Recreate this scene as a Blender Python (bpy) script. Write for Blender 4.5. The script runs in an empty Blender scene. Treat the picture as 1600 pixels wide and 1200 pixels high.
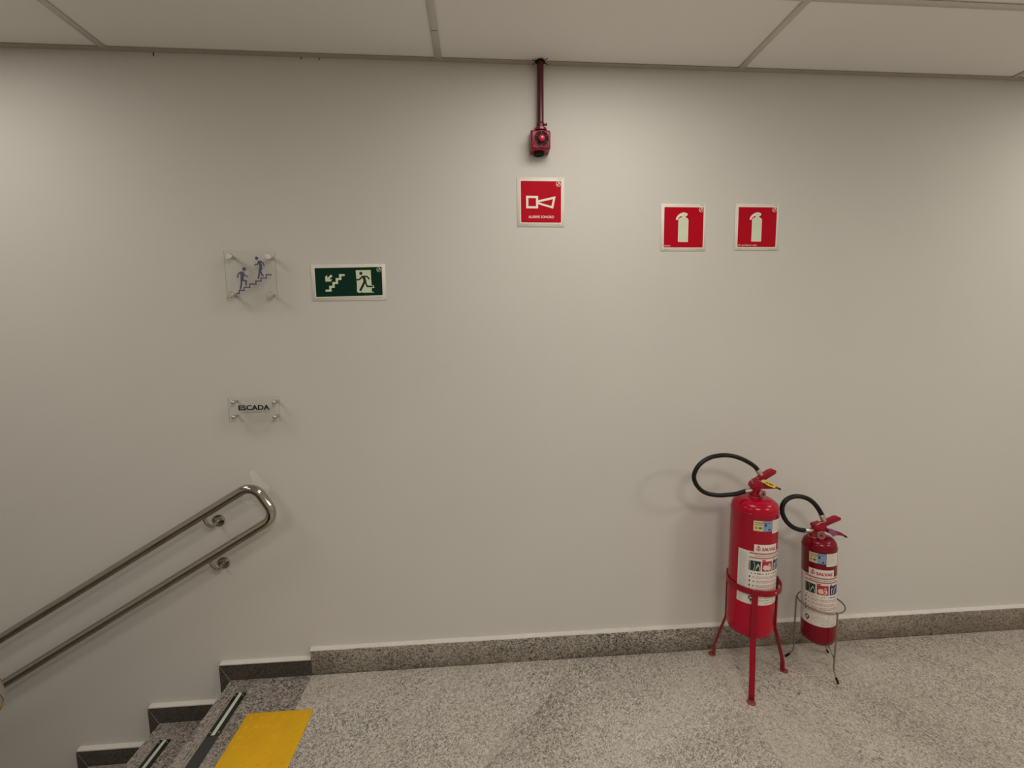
import bpy, bmesh, math, random
from mathutils import Vector, Matrix
random.seed(7)
scene = bpy.context.scene
COL = scene.collection
PI = math.pi

# ------------------------------------------------------------------ camera
def make_camera():
    yaw, pitch, roll = 0.0736863, 0.1051468, -0.0115863
    f_px = 702.17
    fwd = Vector((math.sin(yaw), math.cos(yaw), 0)); right = Vector((math.cos(yaw), -math.sin(yaw), 0)); up = Vector((0, 0, 1))
    f2 = fwd * math.cos(pitch) - up * math.sin(pitch)
    u2 = up * math.cos(pitch) + fwd * math.sin(pitch)
    r3 = right * math.cos(roll) + u2 * math.sin(roll)
    u3 = u2 * math.cos(roll) - right * math.sin(roll)
    cam = bpy.data.cameras.new('camera')
    cam.sensor_fit = 'HORIZONTAL'; cam.sensor_width = 36.0
    cam.lens = f_px / 1600 * 36.0
    cam.clip_start = 0.02
    o = bpy.data.objects.new('camera', cam); COL.objects.link(o)
    m = Matrix((r3, u3, -f2)).transposed().to_4x4()
    m.translation = Vector((0.0, -1.92449, 1.49553))
    o.matrix_world = m
    scene.camera = o
make_camera()

# ------------------------------------------------------------------ world, lights, exposure
w = bpy.data.worlds.new('world'); scene.world = w; w.use_nodes = True
w.node_tree.nodes['Background'].inputs[0].default_value = (0.9, 0.85, 0.78, 1)
w.node_tree.nodes['Background'].inputs[1].default_value = 0.0
scene.view_settings.view_transform = 'Standard'
scene.view_settings.look = 'None'
scene.view_settings.gamma = 1
scene.view_settings.use_curve_mapping = False
scene.view_settings.exposure = 0.0

LAMP_COL = (1.0, 0.955, 0.895)
def ceiling_lamp(x, y, sx, sy, power):
    l = bpy.data.lights.new('ceiling_lamp', 'AREA')
    l.shape = 'RECTANGLE'; l.size = sx; l.size_y = sy
    l.energy = power; l.color = LAMP_COL
    o = bpy.data.objects.new('ceiling_lamp', l); COL.objects.link(o)
    o.location = (x, y, 2.588)
# recessed panels in every second board of the ceiling grid, in rows
for px, front, rear in ((-2.01, 7.6, 10.0), (0.49, 8.0, 28.0), (2.99, 8.2, 26.0)):
    ceiling_lamp(px, -0.70, 0.6, 0.6, front)
    ceiling_lamp(px, -2.58, 0.6, 0.6, rear)

# ------------------------------------------------------------------ materials
def lin(r, g, b):
    f = lambda c: (c / 255 / 12.92) if c <= 10.3 else ((c / 255 + 0.055) / 1.055) ** 2.4
    return (f(r), f(g), f(b), 1)

def mat(name, col, rough=0.5, metal=0.0, var=0.06, scale=20.0, bump=0.0, bscale=200.0, coat=0.0, spec=0.5):
    m = bpy.data.materials.new(name); m.use_nodes = True
    nt = m.node_tree; b = nt.nodes['Principled BSDF']
    b.inputs['Roughness'].default_value = rough; b.inputs['Metallic'].default_value = metal
    b.inputs['Coat Weight'].default_value = coat
    b.inputs['Specular IOR Level'].default_value = spec
    geo = nt.nodes.new('ShaderNodeNewGeometry')
    n = nt.nodes.new('ShaderNodeTexNoise'); n.inputs['Scale'].default_value = scale; n.inputs['Detail'].default_value = 3
    nt.links.new(geo.outputs['Position'], n.inputs['Vector'])
    r = nt.nodes.new('ShaderNodeValToRGB')
    r.color_ramp.elements[0].position = 0.3; r.color_ramp.elements[1].position = 0.7
    r.color_ramp.elements[0].color = tuple(c * (1 - var) for c in col[:3]) + (1,)
    r.color_ramp.elements[1].color = tuple(min(1, c * (1 + var)) for c in col[:3]) + (1,)
    nt.links.new(n.outputs['Fac'], r.inputs['Fac']); nt.links.new(r.outputs['Color'], b.inputs['Base Color'])
    if bump:
        n2 = nt.nodes.new('ShaderNodeTexNoise'); n2.inputs['Scale'].default_value = bscale; n2.inputs['Detail'].default_value = 2
        nt.links.new(geo.outputs['Position'], n2.inputs['Vector'])
        bp = nt.nodes.new('ShaderNodeBump'); bp.inputs['Strength'].default_value = bump; bp.inputs['Distance'].default_value = 0.002
        nt.links.new(n2.outputs['Fac'], bp.inputs['Height']); nt.links.new(bp.outputs['Normal'], b.inputs['Normal'])
    return m

def granite(name, light, mid, dark, speck=(0.02, 0.018, 0.016, 1), ang=0.6, dark_amt=0.42, streak=0.5, rough=0.4, veins=True, density=0.0, fine=1.0):
    """speckled stone: cloudy base, worm-like dark grains, diagonal drifts of denser grain, a few black crystals"""
    m = bpy.data.materials.new(name); m.use_nodes = True
    nt = m.node_tree; b = nt.nodes['Principled BSDF']; b.inputs['Roughness'].default_value = rough
    N = lambda t: nt.nodes.new(t)
    L = nt.links.new
    geo = N('ShaderNodeNewGeometry')
    def noise(scale, detail=4, dist=0.0, a=0.0, elong=1.0, rough_=0.55):
        mp = N('ShaderNodeMapping'); mp.vector_type = 'TEXTURE'
        mp.inputs['Rotation'].default_value = (0, 0, a); mp.inputs['Scale'].default_value = (elong, 1, 1)
        L(geo.outputs['Position'], mp.inputs['Vector'])
        n = N('ShaderNodeTexNoise'); n.inputs['Scale'].default_value = scale; n.inputs['Detail'].default_value = detail
        n.inputs['Distortion'].default_value = dist; n.inputs['Roughness'].default_value = rough_
        L(mp.outputs['Vector'], n.inputs['Vector']); return n.outputs['Fac']
    def ramp(fac, stops):
        r = N('ShaderNodeValToRGB'); e = r.color_ramp.elements
        while len(e) < len(stops): e.new(0.5)
        for el, (p, c) in zip(e, stops): el.position = p; el.color = c if len(c) == 4 else (c[0], c[0], c[0], 1)
        L(fac, r.inputs['Fac']); return r.outputs['Color']
    def mix(a, bcol, fac):
        x = N('ShaderNodeMix'); x.data_type = 'RGBA'
        L(fac, x.inputs[0])
        for s_, v in ((6, a), (7, bcol)):
            if isinstance(v, tuple): x.inputs[s_].default_value = v
            else: L(v, x.inputs[s_])
        return x.outputs[2]
    def mul(a, bb):
        q = N('ShaderNodeMath'); q.operation = 'MULTIPLY'
        for i, v in enumerate((a, bb)):
            if isinstance(v, (int, float)): q.inputs[i].default_value = v
            else: L(v, q.inputs[i])
        return q.outputs[0]
    base = ramp(noise(3.2, 5, 0.4, ang, 2.0), [(0.36, mid), (0.62, light)])
    pale = tuple(min(1, x * 1.3) for x in light[:3]) + (1,)
    fl = ramp(noise(150 * fine, 2, 0.8), [(0.50, (0,)), (0.62, (1,))])
    g1 = ramp(noise(125 * fine, 3, 1.8, ang, 1.8), [(0.505 - density, (0,)), (0.575 - density, (1,))])
    g2 = ramp(noise(140 * fine, 2, 1.5, ang + 1.3, 1.9), [(0.525 - density, (0,)), (0.60 - density, (1,))])
    big = ramp(noise(2.0, 4, 0.8, ang, 1.8), [(0.36, (0.55,)), (0.62, (1,))])
    c = mix(base, pale, mul(fl, 0.6))
    c = mix(c, dark, mul(mul(g1, big), dark_amt * 1.5))
    c = mix(c, dark, mul(mul(g2, big), dark_amt * 1.1))
    if veins:
        v = ramp(noise(2.4, 7, 0.9, ang, 4.5, 0.68), [(0.57, (0,)), (0.67, (1,))])
        g3 = ramp(noise(95 * fine, 3, 1.2, ang, 2.4), [(0.46, (0,)), (0.55, (1,))])
        c = mix(c, dark, mul(mul(v, g3), streak))
        k0 = ramp(noise(3.6, 5, 0.8, ang, 2.5), [(0.58, (0,)), (0.66, (1,))])
        k1 = ramp(noise(80 * fine, 3, 0.8, ang, 1.7), [(0.58, (0,)), (0.63, (1,))])
        c = mix(c, speck, mul(mul(k0, k1), 0.75))
    k = ramp(noise(62 * fine, 3, 0.6, ang, 1.6), [(0.70, (0,)), (0.74, (1,))])
    c = mix(c, speck, mul(k, 0.8))
    L(c, b.inputs['Base Color'])
    return m

M = {}
M['wall'] = mat('wall_paint', lin(209, 205, 197), 0.75, var=0.015, scale=2.0, bump=0.12, bscale=90)
M['patch'] = mat('fresh_white_paint', lin(222, 219, 213), 0.6, var=0.02)
M['bead'] = mat('white_caulk', lin(216, 210, 201), 0.6, var=0.04, scale=30)
M['ceil'] = mat('ceiling_board', lin(242, 240, 236), 0.85, var=0.015, scale=3, bump=0.1, bscale=250)
M['tee'] = mat('white_enamelled_steel', lin(205, 202, 192), 0.45, var=0.02)
M['angle'] = mat('darker_enamelled_steel', lin(176, 169, 156), 0.5, var=0.04)  # one even tone, a step darker than the tee bars
M['floor'] = granite('light_granite', lin(206, 199, 188), lin(190, 182, 170), lin(96, 88, 81), ang=0.65, dark_amt=0.60, fine=1.15, streak=0.85, rough=0.42)
M['floor_east'] = granite('light_granite_warm', lin(200, 191, 178), lin(182, 171, 158), lin(88, 79, 72), ang=-1.0, dark_amt=0.5, fine=1.15, streak=0.95, rough=0.42)
M['skirt'] = granite('grey_granite', lin(180, 170, 156), lin(146, 136, 124), lin(50, 45, 42), ang=0.5, dark_amt=0.8)
M['skirt_east'] = granite('grey_granite_warm', lin(164, 152, 136), lin(138, 126, 112), lin(64, 57, 50), ang=0.3, dark_amt=0.55, streak=0.6)
M['tread'] = granite('dark_speckled_granite', lin(180, 169, 160), lin(160, 149, 141), lin(56, 51, 47), ang=0.2, dark_amt=0.66, veins=False, rough=0.45, density=0.015)
M['groove'] = mat('sawn_groove_stone', lin(172, 162, 152), 0.8, var=0.1, scale=300)
M['black_stone'] = granite('black_granite', lin(86, 80, 72), lin(72, 67, 60), lin(30, 28, 25), dark_amt=0.55, veins=False, rough=0.2)
M['steel'] = mat('polished_stainless_steel', lin(178, 171, 160), 0.10, 1.0, var=0.03, scale=8)
M['steel_dull'] = mat('satin_steel', lin(204, 198, 186), 0.36, 0.9, var=0.04)
M['wire'] = mat('zinc_wire', lin(138, 126, 110), 0.45, 0.6, var=0.1, scale=60)
M['red_ext'] = mat('glossy_red_enamel', lin(174, 0, 40), 0.2, var=0.04, scale=6, spec=0.32)
M['red_dark'] = mat('dark_red_enamel', lin(122, 2, 26), 0.22, var=0.04, scale=6, spec=0.32)
M['red_stand'] = mat('painted_red_iron', lin(146, 2, 30), 0.35, spec=0.35, var=0.1, scale=30)
M['red_valve'] = mat('red_powder_coat', lin(150, 6, 36), 0.4, spec=0.35, var=0.08, scale=60)
M['maroon'] = mat('maroon_conduit_paint', lin(76, 14, 19), 0.32, var=0.08, scale=40)
M['red_siren'] = mat('red_siren_plastic', lin(134, 4, 34), 0.25, var=0.05, scale=40)
M['lens'] = mat('red_lens_plastic', lin(205, 14, 36), 0.12, var=0.03, coat=0.6)
M['worn'] = mat('worn_red_paint', lin(132, 62, 60), 0.6, var=0.25, scale=90)
M['black'] = mat('black_plastic', lin(14, 11, 10), 0.6, spec=0.2, var=0.1)
M['rubber'] = mat('black_rubber', lin(13, 10, 8), 0.4, spec=0.35, var=0.15, scale=40)
M['brass'] = mat('dull_brass', lin(176, 140, 118), 0.35, 0.8, var=0.1, scale=100)
M['gauge'] = mat('gauge_rim_metal', lin(170, 120, 112), 0.35, 0.5, var=0.08)
M['gauge_face'] = mat('gauge_face', lin(140, 78, 76), 0.5, var=0.15, scale=200)
M['yellow'] = mat('yellow_rubber', lin(228, 174, 24), 0.65, spec=0.3, var=0.06, scale=9)
M['tag'] = mat('yellow_plastic_tag', lin(235, 205, 62), 0.45, var=0.08, scale=150)
M['ink_olive'] = mat('olive_ink', lin(110, 92, 30), 0.6)
M['purple'] = mat('purple_plastic_seal', lin(142, 74, 116), 0.4, var=0.15, scale=200)
M['pvc'] = mat('white_pvc', lin(226, 222, 208), 0.45, var=0.02)
M['print_white'] = mat('white_print', lin(240, 228, 214), 0.5, var=0.02)
M['sign_red'] = mat('sign_red_print', lin(184, 0, 30), 0.6, var=0.03, spec=0.12)
M['sign_green'] = mat('sign_green_print', lin(10, 50, 36), 0.6, var=0.05, spec=0.12)
M['glow'] = mat('photoluminescent_print', lin(212, 222, 190), 0.5, var=0.03)
M['glow_strip'] = mat('photoluminescent_strip', lin(200, 208, 192), 0.5, var=0.04)
M['ink'] = mat('black_ink', lin(20, 20, 18), 0.5)
M['ink_sign'] = mat('dark_green_black_ink', lin(16, 26, 16), 0.5)
M['ink_blue'] = mat('slate_blue_vinyl', lin(80, 80, 106), 0.6, var=0.06)
M['ink_grey'] = mat('grey_ink', lin(158, 154, 148), 0.6)
M['ink_pink'] = mat('faded_red_ink', lin(186, 142, 134), 0.6)
M['ink_rose'] = mat('dull_red_ink', lin(160, 84, 82), 0.6)
M['ink_red'] = mat('red_ink', lin(178, 36, 48), 0.5)
M['ink_navy'] = mat('navy_ink', lin(40, 38, 84), 0.5)
M['ink_green'] = mat('green_ink', lin(26, 46, 30), 0.5)
M['paper'] = mat('white_label_film', lin(226, 218, 206), 0.4, var=0.03)
M['paper_grey'] = mat('greyish_label_film', lin(216, 213, 205), 0.4, var=0.03)
M['paper_pink'] = mat('pale_pink_label_film', lin(224, 196, 186), 0.4, var=0.03)
M['stick_yel'] = mat('pale_yellow_sticker', lin(206, 198, 152), 0.4, var=0.04)
M['stick_blue'] = mat('light_blue_sticker', lin(124, 156, 188), 0.4, var=0.06, scale=80)
M['tape'] = mat('charcoal_grit_tape', lin(58, 56, 56), 0.8, var=0.1, scale=400)
M['black_base'] = mat('black_anodised_profile', lin(34, 33, 28), 0.35, var=0.1)
M['plaster'] = mat('stair_plaster', lin(200, 194, 184), 0.8, var=0.03)

def acrylic(name='clear_acrylic', tint=(0.985, 0.987, 0.983, 1)):
    m = bpy.data.materials.new(name); m.use_nodes = True
    nt = m.node_tree; nt.nodes.clear()
    out = nt.nodes.new('ShaderNodeOutputMaterial')
    tr = nt.nodes.new('ShaderNodeBsdfTransparent'); tr.inputs[0].default_value = tint
    gl = nt.nodes.new('ShaderNodeBsdfGlossy'); gl.inputs['Roughness'].default_value = 0.03
    fr = nt.nodes.new('ShaderNodeLayerWeight'); fr.inputs['Blend'].default_value = 0.08
    mx = nt.nodes.new('ShaderNodeMixShader')
    nt.links.new(fr.outputs['Fresnel'], mx.inputs[0]); nt.links.new(tr.outputs[0], mx.inputs[1]); nt.links.new(gl.outputs[0], mx.inputs[2])
    nt.links.new(mx.outputs[0], out.inputs[0]); return m
M['acrylic'] = acrylic()
M['acrylic_edge'] = acrylic('darkened_acrylic_edge', (0.62, 0.63, 0.61, 1))  # tint darkened to imitate refraction: gives the rim its dark and shadow lines
def acrylic_panel(a, b, parent):
    bm = bmesh.new(); bm_box(bm, a, b)
    bmesh.ops.recalc_face_normals(bm, faces=bm.faces[:])
    for f in bm.faces: f.material_index = 0 if abs(f.normal.y) > 0.9 else 1
    return from_bm('acrylic_panel', bm, parent, [M['acrylic'], M['acrylic_edge']])

# ------------------------------------------------------------------ helpers
def link(name, me, parent=None, m=None, smooth=False):
    o = bpy.data.objects.new(name, me); COL.objects.link(o)
    if m is not None:
        for x in (m if isinstance(m, (list, tuple)) else [m]): me.materials.append(x)
    if parent is not None: o.parent = parent
    if smooth:
        for p in me.polygons: p.use_smooth = True
    return o

def from_bm(name, bm, parent=None, m=None, smooth=False, auto=None):
    bmesh.ops.recalc_face_normals(bm, faces=bm.faces[:])
    me = bpy.data.meshes.new(name); 
    if auto:
        for e in bm.edges:
            if len(e.link_faces) == 2 and e.calc_face_angle(0) > math.radians(auto): e.smooth = False
        smooth = True
    bm.to_mesh(me); bm.free()
    return link(name, me, parent, m, smooth)

def pydata(name, v, f, parent=None, m=None, smooth=False):
    me = bpy.data.meshes.new(name); me.from_pydata([tuple(a) for a in v], [], f); me.update()
    return link(name, me, parent, m, smooth)

def empty(name, loc, label, cat, group=None, rot=None):
    o = bpy.data.objects.new(name, None); COL.objects.link(o); o.empty_display_size = 0.05
    o.location = loc
    if rot: o.rotation_euler = rot
    o['label'] = label; o['category'] = cat
    if group: o['group'] = group
    return o

def struct(o): o['kind'] = 'structure'; return o

def bm_box(bm, a, b, bevel=0.0, seg=2):
    x0, y0, z0 = a; x1, y1, z1 = b
    r = bmesh.ops.create_cube(bm, size=1.0)
    for v in r['verts']:
        v.co = Vector(((x0 + x1) / 2 + v.co.x * (x1 - x0), (y0 + y1) / 2 + v.co.y * (y1 - y0), (z0 + z1) / 2 + v.co.z * (z1 - z0)))
    if bevel:
        es = list({e for v in r['verts'] for e in v.link_edges})
        bmesh.ops.bevel(bm, geom=es, offset=bevel, segments=seg, affect='EDGES', profile=0.5)

def box(name, a, b, m, parent=None, bevel=0.0, seg=2):
    bm = bmesh.new(); bm_box(bm, a, b, bevel, seg)
    return from_bm(name, bm, parent, m, auto=35 if bevel else None)

def bm_prism(bm, poly, axis, c0, c1):
    """extrude a 2D polygon; axis 'y': (x,z) ; 'z': (x,y)"""
    P = (lambda u, v, c: (u, c, v)) if axis == 'y' else ((lambda u, v, c: (u, v, c)) if axis == 'z' else (lambda u, v, c: (c, u, v)))
    a = [bm.verts.new(P(u, v, c0)) for u, v in poly]; b = [bm.verts.new(P(u, v, c1)) for u, v in poly]
    n = len(poly)
    bm.faces.new(a); bm.faces.new(b[::-1])
    for i in range(n): bm.faces.new((a[i], b[i], b[(i + 1) % n], a[(i + 1) % n]))

def prism(name, poly, axis, c0, c1, m, parent=None, bevel=0.0, auto=None):
    bm = bmesh.new(); bm_prism(bm, poly, axis, c0, c1)
    if bevel:
        bmesh.ops.bevel(bm, geom=bm.edges[:], offset=bevel, segments=2, affect='EDGES', profile=0.5); auto = auto or 40
    return from_bm(name, bm, parent, m, auto=auto)

def smooth_path(pts, n=8, closed=False):
    P = [Vector(p) for p in pts]; out = []
    k = len(P)
    rng = range(k if closed else k - 1)
    for i in rng:
        p1, p2 = P[i], P[(i + 1) % k]
        p0 = P[i - 1] if (i > 0 or closed) else p1 * 2 - p2
        p3 = P[(i + 2) % k] if (i + 2 < k or closed) else p2 * 2 - p1
        for j in range(n):
            t = j / n
            out.append(0.5 * ((2 * p1) + (p2 - p0) * t + (2 * p0 - 5 * p1 + 4 * p2 - p3) * t * t + (3 * p1 - p0 - 3 * p2 + p3) * t ** 3))
    if not closed: out.append(P[-1])
    return out

def bm_tube(bm, path, r, seg=12, closed=False, caps=True):
    P = [Vector(p) for p in path]; n = len(P)
    R = r if isinstance(r, (list, tuple)) else [r] * n
    T = []
    for i in range(n):
        a = P[i - 1] if (i > 0 or closed) else P[i]; b = P[(i + 1) % n] if (i < n - 1 or closed) else P[i]
        T.append((b - a).normalized())
    ref = Vector((0, 0, 1)) if abs(T[0].z) < 0.9 else Vector((0, 1, 0))
    nrm = (ref - T[0] * ref.dot(T[0])).normalized()
    rings = []
    for i in range(n):
        nrm = (nrm - T[i] * nrm.dot(T[i])).normalized(); bn = T[i].cross(nrm)
        rings.append([bm.verts.new(P[i] + (nrm * math.cos(2 * PI * k / seg) + bn * math.sin(2 * PI * k / seg)) * R[i]) for k in range(seg)])
    for i in range(n if closed else n - 1):
        A, B = rings[i], rings[(i + 1) % n]
        for k in range(seg): bm.faces.new((A[k], A[(k + 1) % seg], B[(k + 1) % seg], B[k]))
    if caps and not closed: bm.faces.new(rings[0][::-1]); bm.faces.new(rings[-1])

def tube(name, path, r, m, parent=None, seg=12, closed=False):
    bm = bmesh.new(); bm_tube(bm, path, r, seg, closed)
    return from_bm(name, bm, parent, m, auto=50)

def bm_lathe(bm, prof, seg=32, M4=None):
    """prof: [(r, z)] about local z, closed with caps where r > 0 at the ends"""
    M4 = M4 or Matrix.Identity(4); rings = []
    for r, z in prof:
        if r < 1e-6: rings.append([bm.verts.new(M4 @ Vector((0, 0, z)))])
        else: rings.append([bm.verts.new(M4 @ Vector((r * math.cos(2 * PI * k / seg), r * math.sin(2 * PI * k / seg), z))) for k in range(seg)])
    for A, B in zip(rings, rings[1:]):
        for k in range(seg):
            q = (k + 1) % seg
            if len(A) == 1: bm.faces.new((A[0], B[k], B[q]))
            elif len(B) == 1: bm.faces.new((A[k], B[0], A[q]))
            else: bm.faces.new((A[k], B[k], B[q], A[q]))
    for A in (rings[0], rings[-1]):
        if len(A) > 1: bm.faces.new(A)

def lathe(name, prof, m, parent=None, seg=32, M4=None, auto=40):
    bm = bmesh.new(); bm_lathe(bm, prof, seg, M4)
    return from_bm(name, bm, parent, m, auto=auto)

def axis_matrix(loc, direction):
    d = Vector(direction).normalized()
    return Matrix.Translation(Vector(loc)) @ d.to_track_quat('Z', 'Y').to_matrix().to_4x4()

# -- flat print: 2D polygons carried to 3D by a map (u, v, height) -> point
def decal(name, polys, mapf, h, m, parent, thick=0.0):
    bm = bmesh.new()
    for i, poly in enumerate(polys):
        hh = h + 0.000012 * (i % 9)          # overlapping pieces of one print never share a plane
        vs = [bm.verts.new(mapf(u, v, hh)) for u, v in poly]
        try: bm.faces.new(vs).normal_update()
        except ValueError: continue
    bmesh.ops.triangulate(bm, faces=[f for f in bm.faces if len(f.verts) > 4])
    me = bpy.data.meshes.new(name); bm.to_mesh(me); bm.free()
    o = link(name, me, parent, m)
    if name.endswith(('_print', '_text')): o['kind'] = 'stuff'
    return o

def stroke(pts, wd, closed=False, cap=True, nj=10):
    """thick polyline as polygons"""
    out = []; n = len(pts)
    for i in range(n if closed else n - 1):
        (x0, y0), (x1, y1) = pts[i], pts[(i + 1) % n]
        L = math.hypot(x1 - x0, y1 - y0) or 1e-9
        ex, ey = (x1 - x0) / L, (y1 - y0) / L; px, py = -ey * wd / 2, ex * wd / 2
        out.append([(x0 + px, y0 + py), (x0 - px, y0 - py), (x1 - px, y1 - py), (x1 + px, y1 + py)])
    idx = range(n) if (cap or closed) else range(1, n - 1)
    for i in idx: out.append(disc(pts[i], wd / 2, nj))
    return out

def square_stroke(pts, wd):
    """polyline of axis-aligned legs with mitred square corners"""
    out = []
    for (x0, y0), (x1, y1) in zip(pts, pts[1:]):
        a, b = sorted((x0, x1)); c, d = sorted((y0, y1)); h = wd / 2
        out.append([(a - h, c - h), (b + h, c - h), (b + h, d + h), (a - h, d + h)])
    return out

def disc(c, r, n=20): return [(c[0] + r * math.cos(2 * PI * k / n), c[1] + r * math.sin(2 * PI * k / n)) for k in range(n)]
def ring2d(c, r0, r1, n=24, a0=0.0, a1=2 * PI):
    out = []
    for k in range(n):
        a, b = a0 + (a1 - a0) * k / n, a0 + (a1 - a0) * (k + 1) / n
        out.append([(c[0] + r0 * math.cos(a), c[1] + r0 * math.sin(a)), (c[0] + r1 * math.cos(a), c[1] + r1 * math.sin(a)),
                    (c[0] + r1 * math.cos(b), c[1] + r1 * math.sin(b)), (c[0] + r0 * math.cos(b), c[1] + r0 * math.sin(b))])
    return out
def rect(u0, v0, u1, v1, n=1):
    return [[(u0 + (u1 - u0) * i / n, v0), (u0 + (u1 - u0) * (i + 1) / n, v0), (u0 + (u1 - u0) * (i + 1) / n, v1), (u0 + (u1 - u0) * i / n, v1)] for i in range(n)]
def round_rect(u0, v0, u1, v1, r, n=5):
    out = []
    for cx, cy, a in ((u1 - r, v0 + r, -PI / 2), (u1 - r, v1 - r, 0), (u0 + r, v1 - r, PI / 2), (u0 + r, v0 + r, PI)):
        out += [(cx + r * math.cos(a + PI / 2 * k / n), cy + r * math.sin(a + PI / 2 * k / n)) for k in range(n + 1)]
    return out

def lettering(name, text, box4, mapf, h, m, parent, bold=0.0):
    """lettering fitted into (u0, v0, u1, v1)"""
    c = bpy.data.curves.new('txt', 'FONT'); c.body = text; c.size = 1.0; c.offset = bold; c.resolution_u = 3
    o = bpy.data.objects.new('txt', c); COL.objects.link(o)
    bpy.context.view_layer.update()
    me = bpy.data.meshes.new_from_object(o.evaluated_get(bpy.context.evaluated_depsgraph_get()))
    COL.objects.unlink(o); bpy.data.objects.remove(o); bpy.data.curves.remove(c)
    xs = [v.co.x for v in me.vertices]; ys = [v.co.y for v in me.vertices]
    x0, x1, y0, y1 = min(xs), max(xs), min(ys), max(ys); u0, v0, u1, v1 = box4
    for v in me.vertices:
        v.co = Vector(mapf(u0 + (v.co.x - x0) / (x1 - x0) * (u1 - u0), v0 + (v.co.y - y0) / (y1 - y0) * (v1 - v0), h))
    me.name = name
    return link(name, me, parent, m)

def small_print(rows, u0, u1, vtop, vstep, hgt, fill=(0.7, 1.0), word=(0.003, 0.009), gap=0.0015, seed=1):
    """rows of word-like dashes standing for print too small to read"""
    rnd = random.Random(seed); out = []
    for k in range(rows):
        v = vtop - k * vstep; u = u0; end = u0 + (u1 - u0) * rnd.uniform(*fill)
        while u < end:
            l = min(rnd.uniform(*word), end - u)
            out += rect(u, v - hgt / 2, u + l, v + hgt / 2); u += l + gap
    return out

# ------------------------------------------------------------------ the room
YW = 0.022                       # painted face of the wall; the skirting stone stands proud of it, its face at y = 0
HC = 2.597
XL, XR, YF = -3.3, 4.0, -4.6
wall_back = struct(box('wall_back', (XL - 0.1, YW, -2.6), (XR + 0.1, YW + 0.12, HC + 0.05), M['wall']))
struct(box('wall_right', (XR, YF, -0.05), (XR + 0.1, YW, HC + 0.05), M['wall']))
struct(box('wall_left', (XL - 0.1, YF, -2.6), (XL, YW, HC + 0.05), M['wall']))
struct(box('wall_front', (XL - 0.1, YF - 0.1, -0.05), (XR + 0.1, YF, HC + 0.05), M['wall']))

# floor: mortar bed with granite slabs along the wall, the same granite beyond
X0, YS = -0.770, -1.22           # edge of the stair and width of the flight
bm = bmesh.new()
bm_box(bm, (X0, -0.90, -0.12), (XR, YW, -0.004))
bm_box(bm, (X0, YF, -0.12), (XR, -0.90, 0.0))
bm_box(bm, (XL, YF, -0.12), (X0, -2.5, 0.0))  # unseen open well left beside the flight, added to darken the handrail's reflections
floor = struct(from_bm('floor', bm, None, M['floor']))
sx = [X0, -0.189, 0.430, 1.03, 1.64, 2.25, 2.86, XR]
for a, b in zip(sx, sx[1:]):
    box('granite_slab', (a + 0.0004, -0.8996, -0.02), (b - 0.0004, -0.0004, 0.0), M['floor_east'] if a > 1.0 else M['floor'], floor)

# skirting stones along the landing with a painted mortar ledge on top
base = struct(box('baseboard_back', (X0 + 0.001, 0.004, 0.0), (XR, YW, 0.109), M['bead']))
bx = [X0, 0.430, 1.30, 2.214, XR]
for a, b in zip(bx, bx[1:]):
    box('skirting_stone', (a + 0.0003, 0.0, 0.0008), (b - 0.0003, 0.0165, 0.113), M['skirt_east'] if a > 1.2 else M['skirt'], base, bevel=0.0008, seg=1)
rnd = random.Random(3)
bm = bmesh.new(); n = 120; prev = None
for i in range(n + 1):
    x = X0 - 0.004 + (XR - X0) * i / n
    y0 = 0.0022 + rnd.uniform(-0.0012, 0.0016); z1 = 0.1215 + rnd.uniform(-0.001, 0.001)
    ringv = [bm.verts.new(c) for c in ((x, YW, 0.112), (x, y0, 0.1125), (x, y0 + 0.0015, 0.1165), (x, 0.016, z1 - 0.001), (x, YW, z1))]
    if prev:
        for k in range(4): bm.faces.new((prev[k], prev[k + 1], ringv[k + 1], ringv[k]))
    else: bm.faces.new(ringv)
    prev = ringv
bm.faces.new(prev[::-1])
from_bm('mortar_ledge', bm, base, M['bead'], auto=40)

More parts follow.
